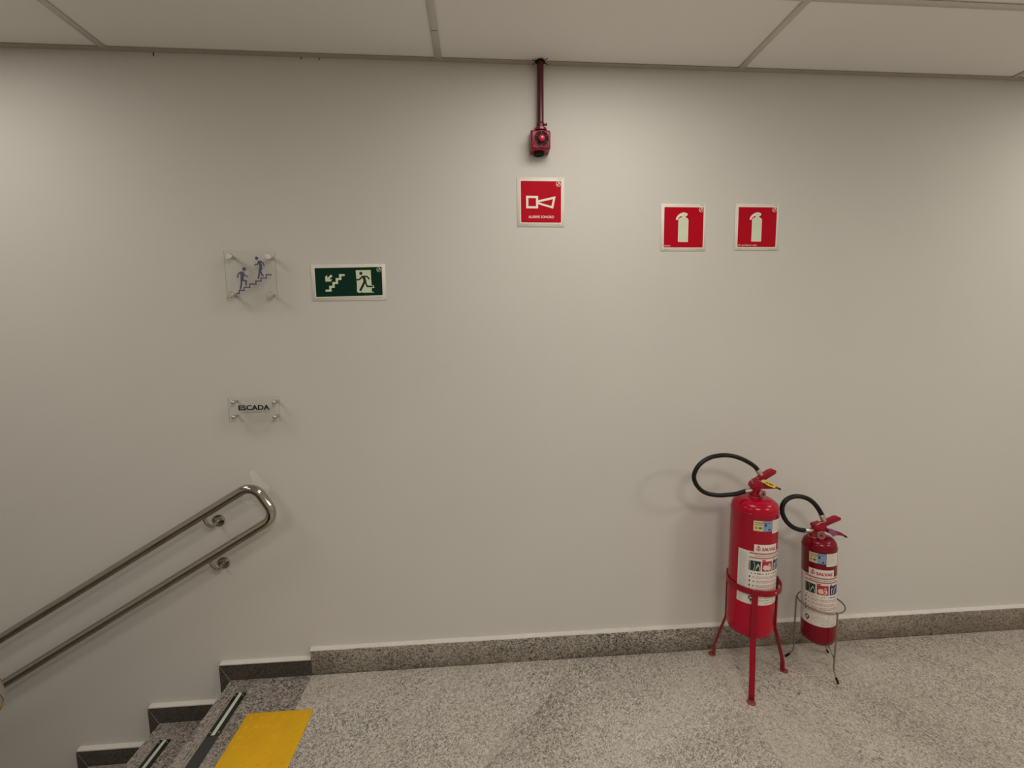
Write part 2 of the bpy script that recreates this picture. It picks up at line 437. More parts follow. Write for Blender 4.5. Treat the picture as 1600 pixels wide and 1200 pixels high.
# staircase going down to the left
stair = struct(box('staircase', (XL, YS + 0.002, -2.62), (X0 - 0.34, 0.0, -2.55), M['plaster']))
RISE, RUN, NOSE = 0.181, 0.313, -1.121
for k in range(6):
    zt = -RISE * k; xn = NOSE - RUN * k
    xr = X0 - 0.0004 if k == 0 else NOSE - RUN * (k - 1) + 0.028
    # tread profile with three sawn anti-slip grooves near the nosing
    prof = [(xn, zt - 0.003), (xn, zt - 0.028), (xr, zt - 0.028), (xr, zt)]
    gs = [0.058, 0.043, 0.028]
    for g in gs: prof += [(xn + g + 0.0045, zt), (xn + g + 0.0045, zt - 0.0015), (xn + g, zt - 0.0015), (xn + g, zt)]
    prof += [(xn + 0.003, zt)]
    bm = bmesh.new(); bm_prism(bm, prof, 'y', YS, -0.0004)
    bmesh.ops.recalc_face_normals(bm, faces=bm.faces[:])
    for f in bm.faces:
        if f.normal.z > 0.9 and abs(f.calc_center_median().z - (zt - 0.0015)) < 1e-4: f.material_index = 1
    from_bm('stair_tread', bm, stair, [M['tread'], M['groove']])
    box('stair_riser', (xn + 0.028, YS, zt - RISE), (xn + 0.048, -0.0004, zt - 0.0284), M['black_stone'], stair)
    # skirting pieces, mitred at the outer corner
    xk, zk = -1.163 - RUN * k, 0.0715 - RISE * k
    xe = X0 - 0.0006 if k == 0 else -1.163 - RUN * (k - 1) + 0.041
    zn = zk - RISE
    prism('skirting_stone', [(xk + 0.0007, zk), (xe, zk), (xe, zt + 0.0006), (xk + 0.0419, zt + 0.0006)], 'y', 0.0, YW, M['black_stone'], stair)
    prism('skirting_stone', [(xk, zk - 0.0012), (xk + 0.0405, zt - 0.0002), (xk + 0.0405, zn + 0.0006), (xk, zn + 0.0006)], 'y', 0.0, YW, M['black_stone'], stair)
    prism('mitre_joint', [(xk + 0.0002, zk), (xk + 0.0012, zk), (xk + 0.0423, zt + 0.0004), (xk + 0.0408, zt)], 'y', -0.0003, YW, M['groove'], stair)
    bm = bmesh.new(); e2 = xe - 0.002
    sec = [(YW, zk), (0.0015, zk), (0.002, zk + 0.004), (0.015, zk + 0.0075), (YW, zk + 0.0085)]
    bm_prism(bm, sec, 'x', xk + 0.002, e2)
    bm_prism(bm, [(xk - 0.003, zk - 0.001), (xk - 0.0004, zk - 0.001), (xk - 0.0004, zn + 0.009), (xk - 0.003, zn + 0.009)], 'y', 0.006, YW)
    from_bm('paint_bead', bm, stair, M['bead'])
trim = struct(box('trim_1', (XL, YS - 0.02, -2.6), (X0, YS, -0.0), M['plaster']))

# ceiling: suspended boards on an enamelled tee grid
ceiling = struct(box('ceiling', (XL - 0.1, YF - 0.1, HC + 0.012), (XR + 0.1, YW + 0.1, HC + 0.06), M['ceil']))
jx = [XL, -2.645, -1.390, -0.137, 1.116, 2.362, XR]
jy = [YW, -0.392, -1.017]
for ra, rb in zip(jy, jy[1:]):
    for a, b in zip(jx, jx[1:]):
        box('ceiling_board', (a + 0.004, rb + 0.004, HC + 0.0034), (b - 0.004, ra - 0.004, HC + 0.0115), M['ceil'], ceiling)
for x in jx[1:-1]:
    box('tee_bar', (x - 0.0135, -0.3785, HC - 0.0012), (x + 0.0135, YW - 0.0245, HC + 0.0010), M['tee'], ceiling, bevel=0.0006, seg=1)
    box('tee_bar', (x - 0.0135, -1.017, HC - 0.0012), (x + 0.0135, -0.4055, HC + 0.0010), M['tee'], ceiling, bevel=0.0006, seg=1)
box('tee_bar', (XL, -0.4055, HC - 0.0012), (XR, -0.3785, HC + 0.0010), M['tee'], ceiling, bevel=0.0006, seg=1)
box('tee_splice', (-0.149, -0.1665, HC - 0.0016), (-0.125, -0.1650, HC - 0.0010), M['black_base'], ceiling)
bm = bmesh.new(); bm_box(bm, (XL, YW - 0.0245, HC - 0.0012), (XR, YW, HC + 0.0008)); bm_box(bm, (XL, YW - 0.0012, HC), (XR, YW, HC + 0.01))
from_bm('wall_angle', bm, ceiling, M['angle'])
for nx, nl in ((-1.222, 0.012), (-0.672, 0.006), (-0.603, 0.006)):
    box('nail', (nx - 0.0018, YW - 0.0015, HC - 0.002 - nl), (nx + 0.0018, YW, HC - 0.002), M['black_base'], wall_back)

# patch of fresher paint and a drip of filler on the wall behind the bend of the handrail
def blob(cx, cz, pts): return [(cx + x, cz + z) for x, z in pts]
prism('paint_patch', [(-1.022, 0.806), (-1.000, 0.794), (-0.975, 0.789), (-0.952, 0.795), (-0.925, 0.822), (-0.906, 0.850), (-0.912, 0.872), (-0.936, 0.893),
      (-0.950, 0.914), (-0.961, 0.934), (-0.974, 0.941), (-0.985, 0.928), (-0.980, 0.910), (-0.972, 0.892), (-0.990, 0.872), (-1.012, 0.845)], 'y', YW - 0.0004, YW, M['patch'], wall_back)
lathe('filler_drip', [(0.0, 0.0015), (0.004, 0.001), (0.0065, 0.0)], M['patch'], wall_back, 12, axis_matrix((-0.968, YW, 0.808), (0, -1, 0)) )

# ------------------------------------------------------------------ handrails
def rail_path(x_far, y, top_t, bot_t, s_end, rad):
    u = Vector((0.8607, 0, 0.5091)); n = Vector((-0.5091, 0, 0.8607)); o = Vector((0, y, 0))
    s_far = (x_far + 0.5091 * top_t) / 0.8607
    pts = [o + u * s_far + n * top_t]
    for i in range(13): pts.append(o + u * (s_far + (s_end - rad - s_far) * (i + 1) / 13) + n * top_t)
    for k in range(1, 13):
        a = PI / 2 * (1 - k / 12); pts.append(o + u * (s_end - rad + rad * math.cos(a)) + n * (top_t - rad + rad * math.sin(a)))
    for k in range(0, 13):
        a = -PI / 2 * k / 12; pts.append(o + u * (s_end - rad + rad * math.cos(a)) + n * (bot_t + rad + rad * math.sin(a)))
    s2 = (x_far + 0.5091 * bot_t) / 0.8607
    for i in range(14): pts.append(o + u * (s_end - rad + (s2 - (s_end - rad)) * (i + 1) / 14) + n * bot_t)
    return pts

def rail_bracket(parent, disc_c, top, low):
    d = lathe('bracket_disc', [(0.0262, 0.0), (0.0262, 0.003), (0.0235, 0.0048), (0.0, 0.0055)], M['steel'], parent, 28, axis_matrix(disc_c, (0, -1, 0)))
    tz = top[2]
    p = smooth_path([top, (top[0] + 0.002, top[1] + 0.001, tz - 0.014), (top[0] + 0.006, top[1] + 0.010, tz - 0.034), (disc_c[0] - 0.002, top[1] + 0.034, disc_c[2] - 0.011), (disc_c[0], YW - 0.022, disc_c[2] - 0.004), (disc_c[0], YW - 0.003, disc_c[2])], 6)
    tube('bracket_arm', p, 0.0066, M['steel'], d, 12)
    for a in (25, 145, 265):
        c = (disc_c[0] + 0.0165 * math.cos(math.radians(a)), YW - 0.004, disc_c[2] + 0.0165 * math.sin(math.radians(a)))
        lathe('screw', [(0.0034, 0.0), (0.003, 0.0016), (0.0, 0.0022)], M['steel_dull'], d, 10, axis_matrix(c, (0, -1, 0)))

YR = -0.053
hr = empty('handrail', (-1.24, YR, 0.62), 'polished steel double handrail fixed to the wall above the stairs, with rounded upper end', 'handrail')
def localise(root, objs=None):
    bpy.context.view_layer.update()
    inv = root.matrix_world.inverted()
    for ch in root.children:
        if ch.type == 'MESH' and not ch.get('_loc'):
            ch.matrix_parent_inverse = inv
tube('rail_tube', rail_path(-2.75, YR, 1.254, 1.0885, -0.345, 0.055), 0.0192, M['steel'], hr, 24)
rail_bracket(hr, (-1.125, YW, 0.726), (-1.138, YR, 0.768), (-1.130, YR + 0.012, 0.732))
rail_bracket(hr, (-1.118, YW, 0.535), (-1.130, YR, 0.585), (-1.122, YR + 0.012, 0.545))
rail_bracket(hr, (-2.25, YW, 0.726 - 0.592 * 1.125), (-2.263, YR, 0.768 - 0.592 * 1.125), (-2.255, YR + 0.012, 0.732 - 0.592 * 1.125))
rail_bracket(hr, (-2.25, YW, 0.535 - 0.592 * 1.132), (-2.262, YR, 0.585 - 0.592 * 1.132), (-2.254, YR + 0.012, 0.545 - 0.592 * 1.132))
localise(hr)

YO = -1.045
ho = empty('handrail', (-1.5, YO, 0.0), 'tip of the opposite steel handrail bend cut by the left picture edge', 'handrail')
dt = Vector((-0.0885, 0, 0.031)); tt = 1.254 + (-0.5091 * dt.x + 0.8607 * dt.z); bt = 1.0885 + (-0.5091 * dt.x + 0.8607 * dt.z); se = -0.345 + (0.8607 * dt.x + 0.5091 * dt.z)
tube('rail_tube', rail_path(-2.75, YO, tt, bt, se, 0.055), 0.0192, M['steel'], ho, 24)
for k, zc in ((1, None), (3, None)):
    xp = NOSE - RUN * k + 0.16
    ztop = (xp * 0.5915) + (0.724 + 1.24 * 0.5915) + 0.031 + 0.0524
    lathe('rail_post', [(0.032, -RISE * k), (0.032, -RISE * k + 0.006), (0.0192, -RISE * k + 0.007), (0.0192, ztop - 0.02)], M['steel'], ho, 20, Matrix.Translation((xp, YO, 0)))
localise(ho)

# ------------------------------------------------------------------ acrylic signs on standoffs
def standoffs(root, pts, r, y_panel, domed):
    cap = [(r, 0.0), (r, 0.003), (r * 0.93, 0.0062), (r * 0.72, 0.0095), (r * 0.4, 0.0115), (0.0, 0.0122)] if domed else [(r, 0.0), (r, 0.0085), (r * 0.9, 0.0100), (0.0, 0.0101)]
    for x, z in pts:
        s = lathe('standoff', [(r * 0.62, 0.0), (r * 0.62, YW - y_panel)], M['steel_dull'], root, 16, axis_matrix((x, YW, z), (0, -1, 0)))
        lathe('standoff_cap', cap, M['steel_dull'], s, 20, axis_matrix((x, y_panel - 0.004, z), (0, -1, 0)), auto=60 if domed else 25)

YP = -0.006                                   # back face of the panels, 28 mm off the wall
s1 = empty('acrylic_sign', (-0.906, YW, 1.653), 'clear acrylic square panel with two blue figures climbing stairs, four steel standoffs', 'sign')
acrylic_panel((-1.004, YP - 0.004, 1.654), (-0.808, YP, 1.848), s1)
standoffs(s1, [(-0.982, 1.826), (-0.830, 1.824), (-0.987, 1.676), (-0.834, 1.675)], 0.0122, YP, False)
def m1(zx, zy, h): return (-0.982 + (340 + zx / 12 - 359) * 0.002452, YP - 0.0042 - h, 1.826 - (385 + zy / 12 - 401) * 0.002517)
def S(pts, wd): return stroke(pts, wd, nj=8)
decal('stair_line', square_stroke([(310, 884), (362, 884), (362, 826), (458, 826), (458, 770), (568, 770), (568, 708), (690, 708), (690, 652), (790, 652), (790, 594), (892, 594), (892, 534), (990, 534)], 23), m1, 0.0003, M['ink_blue'], s1)
decal('climbing_figure', [disc((484, 428), 38)] + [[(402, 480), (440, 466), (478, 492), (462, 630), (398, 636), (408, 560)]] +
      S([(420, 482), (372, 512), (348, 578)], 26) + S([(462, 492), (494, 556), (540, 562)], 24) + S([(420, 620), (414, 700), (392, 790)], 36) + S([(430, 636), (508, 650), (498, 730)], 32), m1, 0.0003, M['ink_blue'], s1)
decal('descending_figure', [disc((734, 224), 32)] + [[(752, 270), (812, 270), (834, 410), (800, 470), (750, 456), (776, 390), (764, 320)]] +
      S([(772, 276), (742, 340), (690, 350)], 24) + S([(796, 276), (846, 306), (866, 362)], 26) + S([(776, 440), (760, 520), (740, 598)], 32) + S([(790, 450), (800, 510), (834, 552)], 32), m1, 0.0003, M['ink_blue'], s1)
localise(s1)

s2 = empty('acrylic_sign', (-0.930, YW, 1.15), 'small clear acrylic panel lettered in black, on steel standoffs above the handrail', 'sign')
acrylic_panel((-1.032, YP - 0.004, 1.156), (-0.830, YP, 1.259), s2)
standoffs(s2, [(-1.011, 1.2405), (-0.848, 1.237), (-1.013, 1.179), (-0.849, 1.1755)], 0.0090, YP, True)
lettering('lettering', 'ESCADA', (-0.9925, 1.2045, -0.8675, 1.2265), lambda u, v, h: (u, YP - 0.0042 - h, v), 0.0003, M['ink'], s2, bold=0.04)
localise(s2)

# ------------------------------------------------------------------ printed PVC signs on the wall
def plate_sign(name, corner, size, tilt, label):
    root = empty(name, (corner[0], YW - 0.0002, corner[1]), label, 'sign', rot=(0, tilt, 0))
    box('sign_plate', (0, -0.003, 0), (size[0], 0.0, size[1]), M['pvc'], root, bevel=0.0008, seg=1)
    return root, (lambda u, v, h: (u, -0.003 - h, v))

def maker_mark(c, r, mp, root, m):
    decal('round_mark', ring2d(c, r * 0.82, r, 20) + stroke([(c[0] - r * 0.5, c[1] - r * 0.35), (c[0] + r * 0.1, c[1] + r * 0.05), (c[0] + r * 0.45, c[1] + r * 0.5)], r * 0.3, nj=6) +
          [[(c[0] + r * 0.55, c[1] + r * 0.6), (c[0] - r * 0.05, c[1] + r * 0.45), (c[0] + r * 0.4, c[1] - r * 0.05)]], mp, 0.0006, m, root)

# alarm sign
r1, mp = plate_sign('alarm_sign', (0.174, 1.956), (0.2, 0.2), 0.0, 'square red sign with a white horn outline and caption, below the red siren')
U = lambda zx: (zx - 90) / 895 * 0.2
V = lambda zy: (1130 - zy) / 930 * 0.2
decal('white_border', [round_rect(U(142), V(1068), U(938), V(250), 0.004)], mp, 0.0002, M['print_white'], r1)
decal('red_field', [round_rect(U(160), V(1052), U(922), V(270), 0.003)], mp, 0.0004, M['sign_red'], r1)
q = lambda a: [(U(x), V(y)) for x, y in a]
decal('horn_pictogram', [q(p) for p in ([(260, 550), (485, 550), (485, 590), (260, 590)], [(260, 745), (485, 745), (485, 785), (260, 785)], [(260, 590), (300, 590), (300, 745), (260, 745)], [(445, 590), (485, 590), (485, 745), (445, 745)],
      [(485, 632), (818, 553), (806, 598), (485, 672)], [(818, 553), (768, 786), (738, 738), (772, 590)], [(768, 786), (485, 704), (485, 668), (745, 742)])], mp, 0.0006, M['print_white'], r1)
lettering('lettering', 'ALARME SONORO', (U(300), V(970), U(785), V(920)), mp, 0.0006, M['print_white'], r1, bold=0.012)
maker_mark((U(868), V(325)), 0.0098, mp, r1, M['print_white'])
decal('small_print', rect(U(860), V(236), U(930), V(230)) + rect(U(165), V(1104), U(285), V(1098)) + rect(U(770), V(1104), U(890), V(1098)), mp, 0.0003, M['ink_grey'], r1)

# two extinguisher signs
def ext_sign(corner, caption, cap_w, label, tilt=0.0):
    r, mp = plate_sign('extinguisher_sign', corner, (0.201, 0.198), tilt, label)
    U = lambda zx: (zx - 98) / 530 * 0.201
    V = lambda zy: (662 - zy) / 567 * 0.198
    q = lambda a: [(U(x), V(y)) for x, y in a]
    decal('white_border', [round_rect(U(123), V(632), U(606), V(128), 0.004)], mp, 0.0002, M['print_white'], r)
    decal('red_field', [round_rect(U(134), V(622), U(595), V(138), 0.003)], mp, 0.0004, M['sign_red'], r)
    body = [(300, 555), (418, 555), (418, 292), (412, 276), (398, 266), (382, 260), (384, 246), (402, 238), (407, 214), (366, 199), (336, 238), (340, 258), (318, 267), (305, 278), (300, 294)]
    hose = [(366, 199), (328, 208), (294, 232), (274, 262), (270, 290), (290, 292), (300, 268), (318, 250), (338, 242), (352, 230)]
    decal('extinguisher_pictogram', [q(body), q(hose)], mp, 0.0006, M['print_white'], r)
    decal('pictogram_fill', [q([(309, 546), (409, 546), (409, 294), (400, 277), (372, 264), (374, 240), (392, 228), (366, 210), (345, 238), (350, 264), (318, 277), (309, 296)])], mp, 0.0008, M['glow'], r)
    lettering('lettering', caption, (U(139), V(611), U(139 + cap_w), V(590)), mp, 0.0006, M['print_white'], r, bold=0.01)
    maker_mark((U(563), V(168)), 0.0098, mp, r, M['print_white'])
    decal('small_print', rect(U(560), V(112), U(596), V(107)) + rect(U(138), V(650), U(195), V(645)) + rect(U(510), V(650), U(590), V(645)), mp, 0.0003, M['ink_grey'], r)
    return r
ext_sign((0.795, 1.858), 'ÁGUA', 74, 'left one of two red extinguisher signs, short white caption in bottom corner')
ext_sign((1.127, 1.861), 'PÓ QUÍMICO ABC', 230, 'right one of two red extinguisher signs, longer white caption along bottom')

# green exit sign
r3, mp = plate_sign('exit_sign', (-0.6795, 1.6515), (0.301, 0.1485), -0.008, 'green rectangular sign with arrow, stairs and running man at a door')
U = lambda zx, zy: (zx - 75 - 0.05 * (zy - 85)) / 1418 * 0.301
V = lambda zy: (812 - zy) / 725 * 0.1485
q = lambda a: [(U(x, y), V(y)) for x, y in a]
K = 0.301 / 1418
decal('white_border', [q([(132, 150), (1440, 137), (1466, 728), (166, 750)])], mp, 0.0002, M['print_white'], r3)
decal('green_field', [q([(150, 168), (158, 162), (1420, 149), (1428, 156), (1450, 708), (1444, 714), (186, 735), (178, 730)])], mp, 0.0004, M['sign_green'], r3)
decal('arrow_pictogram', [q([(355, 430), (350, 335), (388, 303), (392, 362)]), q([(392, 362), (458, 292), (492, 322), (425, 388)]), q([(355, 430), (425, 388), (482, 386), (455, 430)]), q([(355, 430), (392, 362), (425, 388)])], mp, 0.0006, M['glow'], r3)
st = [(375, 610), (448, 610), (448, 535), (508, 535), (508, 460), (572, 460), (572, 382), (636, 382), (636, 305), (702, 305)]
decal('stair_pictogram', square_stroke(q(st), 38 * K), mp, 0.0006, M['glow'], r3)
decal('door_pictogram', [q([(930, 212), (1218, 208), (1226, 380), (1236, 505), (955, 505)]), q([(955, 505), (1236, 505), (1270, 512), (1292, 566), (1240, 566), (1240, 640), (955, 632)]), q([(955, 632), (1240, 640), (1278, 645), (1282, 660), (1062, 660), (1042, 644), (1026, 662), (985, 662)])], mp, 0.0006, M['glow'], r3)
man = [disc(q([(1030, 274)])[0], 31 * K), q([(1040, 325), (1105, 322), (1140, 440), (1125, 470), (1080, 460), (1075, 400)])]
for pts, wd in (([(1050, 335), (1148, 335), (1188, 384)], 28), ([(1060, 342), (1000, 396), (944, 402)], 28), ([(1100, 440), (1062, 530), (1022, 606)], 44), ([(1115, 445), (1152, 535), (1250, 536)], 32)):
    man += stroke(q(pts), wd * K, nj=8)
decal('running_figure', man, mp, 0.0008, M['ink_sign'], r3)
maker_mark(q([(1374, 203)])[0], 0.0092, mp, r3, M['glow'])
decal('small_print', rect(U(1370, 97), V(100), U(1430, 97), V(94)) + rect(U(180, 780), V(783), U(290, 780), V(777)) + rect(U(1310, 760), V(764), U(1440, 760), V(757)), mp, 0.0003, M['ink_grey'], r3)

# ------------------------------------------------------------------ siren and conduit
pc = empty('conduit_pipe', (0.272, -0.003, 2.36), 'maroon conduit pipe dropping from a ragged ceiling hole to the red siren', 'pipe')
lathe('pipe', [(0.0132, 2.358), (0.0132, HC - 0.001)], M['maroon'], pc, 24, Matrix.Translation((0.271, -0.003, 0)))
lathe('pipe_coupling', [(0.0150, 2.338), (0.0165, 2.342), (0.0165, 2.357), (0.0148, 2.361)], M['maroon'], pc, 24, Matrix.Translation((0.2705, -0.003, 0)))
lathe('coupling_screw', [(0.004, 0.0), (0.004, 0.011), (0.0052, 0.011), (0.0052, 0.015), (0.0, 0.016)], M['maroon'], pc, 12, axis_matrix((0.2815, -0.008, 2.352), (1, -0.25, 0)))
bm = bmesh.new(); rnd = random.Random(5)
a = []; 
for k in range(18):
    t = 2 * PI * k / 18; r_ = 0.0195 + rnd.uniform(-0.003, 0.004); a.append((0.271 + r_ * math.cos(t), -0.003 + r_ * math.sin(t)))
bm_prism(bm, a, 'z', HC - 0.0030, HC - 0.0012)
from_bm('dark_hole_ring', bm, pc, M['black'])  # black ring standing in for the darkness of the ceiling hole
for (dx, dy, ex, ey, ez) in ((-0.018, -0.004, -0.034, -0.020, -0.003), (-0.018, 0.004, -0.031, 0.008, -0.010), (0.018, 0.004, 0.034, 0.010, -0.006), (0.014, -0.014, 0.026, -0.03, -0.003)):
    tube('loose_wire', smooth_path([(0.271 + dx * 0.9, -0.003 + dy, HC - 0.003), (0.271 + (dx + ex) / 2, -0.003 + (dy + ey) / 2, HC - 0.005), (0.271 + ex, -0.003 + ey, HC + ez - 0.002)], 4), 0.0012, M['black'], pc, 6)
localise(pc)

si = empty('alarm_siren', (0.268, YW, 2.245), 'red fire alarm siren box with round black grille and red lens', 'alarm')
box('back_box', (0.229, -0.012, 2.246), (0.307, YW, 2.331), M['red_siren'], si, bevel=0.004)
box('siren_housing', (0.2265, -0.042, 2.2445), (0.3065, -0.0115, 2.318), M['red_siren'], si, bevel=0.007, seg=3)
lathe('conduit_boss', [(0.026, 2.329), (0.026, 2.3375), (0.019, 2.340)], M['red_siren'], si, 24, Matrix.Translation((0.2705, -0.003, 0)))
A = axis_matrix((0.2692, -0.042, 2.2835), (0, -1, 0))
lathe('grille_recess', [(0.0285, -0.001), (0.0285, 0.0006), (0.0, 0.0006)], M['black'], si, 32, A)
bm = bmesh.new()
bm_tube(bm, [A @ Vector((0.0305 * math.cos(2 * PI * k / 36), 0.0305 * math.sin(2 * PI * k / 36), 0.0008)) for k in range(36)], 0.0026, 10, True)
from_bm('grille_ring', bm, si, M['red_siren'], smooth=True)
for k in range(6):
    t = math.radians(90 + 60 * k)
    c0 = A @ Vector((0.0185 * math.cos(t), 0.0185 * math.sin(t), 0.001)); c1 = A @ Vector((0.0285 * math.cos(t), 0.0285 * math.sin(t), 0.001))
    tube('grille_rib', [c0, c1], 0.0016, M['red_siren'], si, 8)
lathe('siren_lens', [(0.0132, 0.0), (0.0132, 0.008), (0.0118, 0.0125), (0.0085, 0.0155), (0.004, 0.0168), (0.0, 0.017)], M['lens'], si, 28, A)
lathe('cable_gland', [(0.0205, 2.2365), (0.022, 2.2385), (0.022, 2.246)], M['black'], si, 28, Matrix.Translation((0.264, -0.001, 0)))
localise(si)

# ------------------------------------------------------------------ fire extinguishers
def label_set(root, R, th0, z0, stick_v, small):
    """labels wrapped on the cylinder; u is arc length from the label's middle, v height above z0 (label bottom)"""
    t0 = math.radians(th0)
    def mp(u, v, h):
        t = t0 + u / R; rr = R + 0.0004 + h
        return (rr * math.sin(t), -rr * math.cos(t), z0 + v)
    W2, H = 0.1135, 0.229
    tab0, tab1 = -0.054, 0.045
    lb = decal('label', rect(-W2, 0, W2, H, 40) + rect(tab0, H, tab1, H + 0.030, 14) + rect(tab0 - 0.0, H + 0.030, tab1, H + 0.032, 14), mp, 0.0, M['paper'], root)
    decal('side_column', rect(-W2 + 0.004, 0.062, -0.073, H - 0.006, 10), mp, 0.0003, M['paper_grey'], lb)
    decal('side_text', small_print(22, -W2 + 0.007, -0.076, H - 0.012, 0.0070, 0.0016, (0.7, 1.0), (0.002, 0.006), 0.0012, 4) + small_print(7, -W2 + 0.006, -0.074, 0.052, 0.0072, 0.0015, (0.5, 1), (0.002, 0.006), 0.0012, 6), mp, 0.0005, M['ink_grey'], lb)
    # flame emblem and lettering on the raised tab
    fx, fy = -0.0380, H + 0.0125
    decal('flame_emblem', ring2d((fx, fy), 0.0058, 0.0080, 22, PI * 0.62, PI * 2.38) + [[(fx - 0.002, fy + 0.0068), (fx - 0.0045, fy + 0.0095), (fx, fy + 0.0165), (fx + 0.0045, fy + 0.0095), (fx + 0.002, fy + 0.0068)],
          [(fx - 0.0034, fy - 0.002), (fx, fy + 0.0055), (fx + 0.0034, fy - 0.002), (fx, fy - 0.0045)]], mp, 0.0004, M['ink_red'], lb)
    lettering('lettering', 'SALVAS', (-0.0250, H + 0.0055, 0.0370, H + 0.0200), mp, 0.0004, M['ink_red'], lb, bold=0.035)
    # two red bands of text
    decal('red_band', rect(-0.070, H - 0.0105, 0.072, H - 0.0035, 26) + rect(-0.070, H - 0.0285, 0.072, H - 0.0225, 26), mp, 0.0003, M['ink_pink'], lb)
    decal('red_text', small_print(2, -0.068, 0.070, H - 0.0070, 0.0185, 0.0034, (0.97, 1.0), (0.004, 0.011), 0.0022, 9) + small_print(1, -0.050, 0.060, H - 0.0165, 0.01, 0.0028, (0.9, 1), (0.004, 0.010), 0.0022, 12), mp, 0.0005, M['ink_rose'], lb)
    # three class pictograms
    bw, bh, bv = 0.0435, 0.043, 0.1475
    def pb(k): return -0.0705 + k * 0.0485
    for k, (frame, inner) in enumerate((('ink_green', 'paper_grey'), ('ink_red', 'paper_pink'), ('ink_navy', 'paper_grey'))):
        u = pb(k)
        f = decal('class_pictogram', rect(u, bv, u + bw, bv + bh, 8), mp, 0.0003, M[frame], lb)
        if k == 0:
            decal('pictogram_shape', [[(u + 0.003, bv + 0.002), (u + 0.019, bv + 0.002), (u + 0.023, bv + 0.022), (u + 0.019, bv + 0.037), (u + 0.003, bv + 0.041)],
                  [(u + 0.0235, bv + 0.002), (u + 0.0415, bv + 0.002), (u + 0.0405, bv + 0.018), (u + 0.034, bv + 0.034), (u + 0.028, bv + 0.020)],
                  [(u - 0.001, bv + 0.034), (u + 0.006, bv + 0.046), (u + 0.030, bv + 0.046), (u + 0.016, bv + 0.039)]], mp, 0.0005, M[inner], lb)
        elif k == 1:
            decal('pictogram_shape', [disc((u + 0.015, bv + 0.016), 0.0115, 14), disc((u + 0.030, bv + 0.013), 0.0095, 12), [(u + 0.022, bv + 0.014), (u + 0.038, bv + 0.016), (u + 0.033, bv + 0.036), (u + 0.026, bv + 0.028)]], mp, 0.0005, M[inner], lb)
            if not small: decal('diagonal_bar', stroke([(u + 0.004, bv + 0.036), (u + 0.040, bv + 0.004)], 0.0042, cap=False), mp, 0.0007, M['ink'], lb)
            else: decal('pictogram_dot', [disc((u + 0.028, bv + 0.012), 0.004, 8), disc((u + 0.025, bv + 0.020), 0.003, 8)], mp, 0.0007, M['ink_red'], lb)
        else:
            decal('pictogram_shape', [[(u + 0.007, bv + 0.004), (u + 0.017, bv + 0.004), (u + 0.020, bv + 0.014), (u + 0.014, bv + 0.030), (u + 0.007, bv + 0.032)], [(u + 0.022, bv + 0.016), (u + 0.036, bv + 0.020), (u + 0.034, bv + 0.038), (u + 0.020, bv + 0.036)], [(u + 0.024, bv + 0.003), (u + 0.038, bv + 0.003), (u + 0.036, bv + 0.012), (u + 0.026, bv + 0.010)]], mp, 0.0005, M[inner], lb)
    decal('pictogram_caption', rect(pb(1), bv + bh + 0.001, pb(1) + 0.014, bv + bh + 0.0065, 3) , mp, 0.0004, M['ink_red'], lb)
    decal('pictogram_letter', [disc((pb(2) + 0.006, bv + bh + 0.004), 0.0032, 8)], mp, 0.0004, M['ink'], lb)
    # heading and numbered lines
    decal('heading_text', small_print(1, -0.062, 0.060, 0.1365, 0.01, 0.0034, (0.95, 1), (0.010, 0.026), 0.004, 3), mp, 0.0004, M['ink'], lb)
    bl = []; pk = []
    for k in range(4):
        v = 0.1205 - k * 0.0185
        bl += rect(-0.068, v - 0.0035, -0.0635, v + 0.0045) + rect(-0.055, v - 0.0016, -0.048, v + 0.0014)
        pk += small_print(2, -0.042, 0.066, v + 0.003, 0.0062, 0.0030, (0.8, 1), (0.006, 0.016), 0.0025, 20 + k)
    decal('bullet_print', bl, mp, 0.0004, M['ink'], lb)
    decal('instruction_text', pk, mp, 0.0004, M['ink_pink'], lb)
    decal('round_stamp', ring2d((-0.058, 0.029), 0.0052, 0.0098, 18) + rect(-0.060, 0.013, -0.056, 0.022), mp, 0.0004, M['ink'], lb)
    decal('foot_text', small_print(3, -0.040, 0.062, 0.040, 0.0095, 0.0024, (0.75, 1), (0.008, 0.02), 0.003, 40) + small_print(1, -0.005, 0.055, 0.010, 0.009, 0.003, (0.9, 1), (0.01, 0.02), 0.003, 44), mp, 0.0004, M['ink_grey'], lb)
    # inspection stickers above
    sv0, sv1, su0, su1, gap = stick_v
    a = decal('inspection_sticker', rect(su0, sv0, su0 + (su1 - su0) * 0.52, sv1, 6), mp, 0.0002, M['stick_yel'], root)
    decal('sticker_half', rect(su0 + (su1 - su0) * 0.50, sv0, su1, sv1, 6), mp, 0.0004, M['stick_blue'], a)
    wd = (su1 - su0); hh = sv1 - sv0
    decal('sticker_text', [p for p in rect(su0 + wd * 0.06, sv0 + hh * 0.78, su0 + wd * 0.9, sv0 + hh * 0.84, 6)] + small_print(1, su0 + wd * 0.08, su0 + wd * 0.46, sv0 + hh * 0.62, 0.006, hh * 0.07, (0.9, 1), (0.003, 0.007), 0.0015, 2), mp, 0.0006, M['ink_olive'], a)
    decal('sticker_mark', rect(su0 + wd * 0.10, sv0 + hh * 0.22, su0 + wd * 0.17, sv0 + hh * 0.40) + rect(su0 + wd * 0.26, sv0 + hh * 0.22, su0 + wd * 0.44, sv0 + hh * 0.40), mp, 0.0006, M['ink_olive'], a)
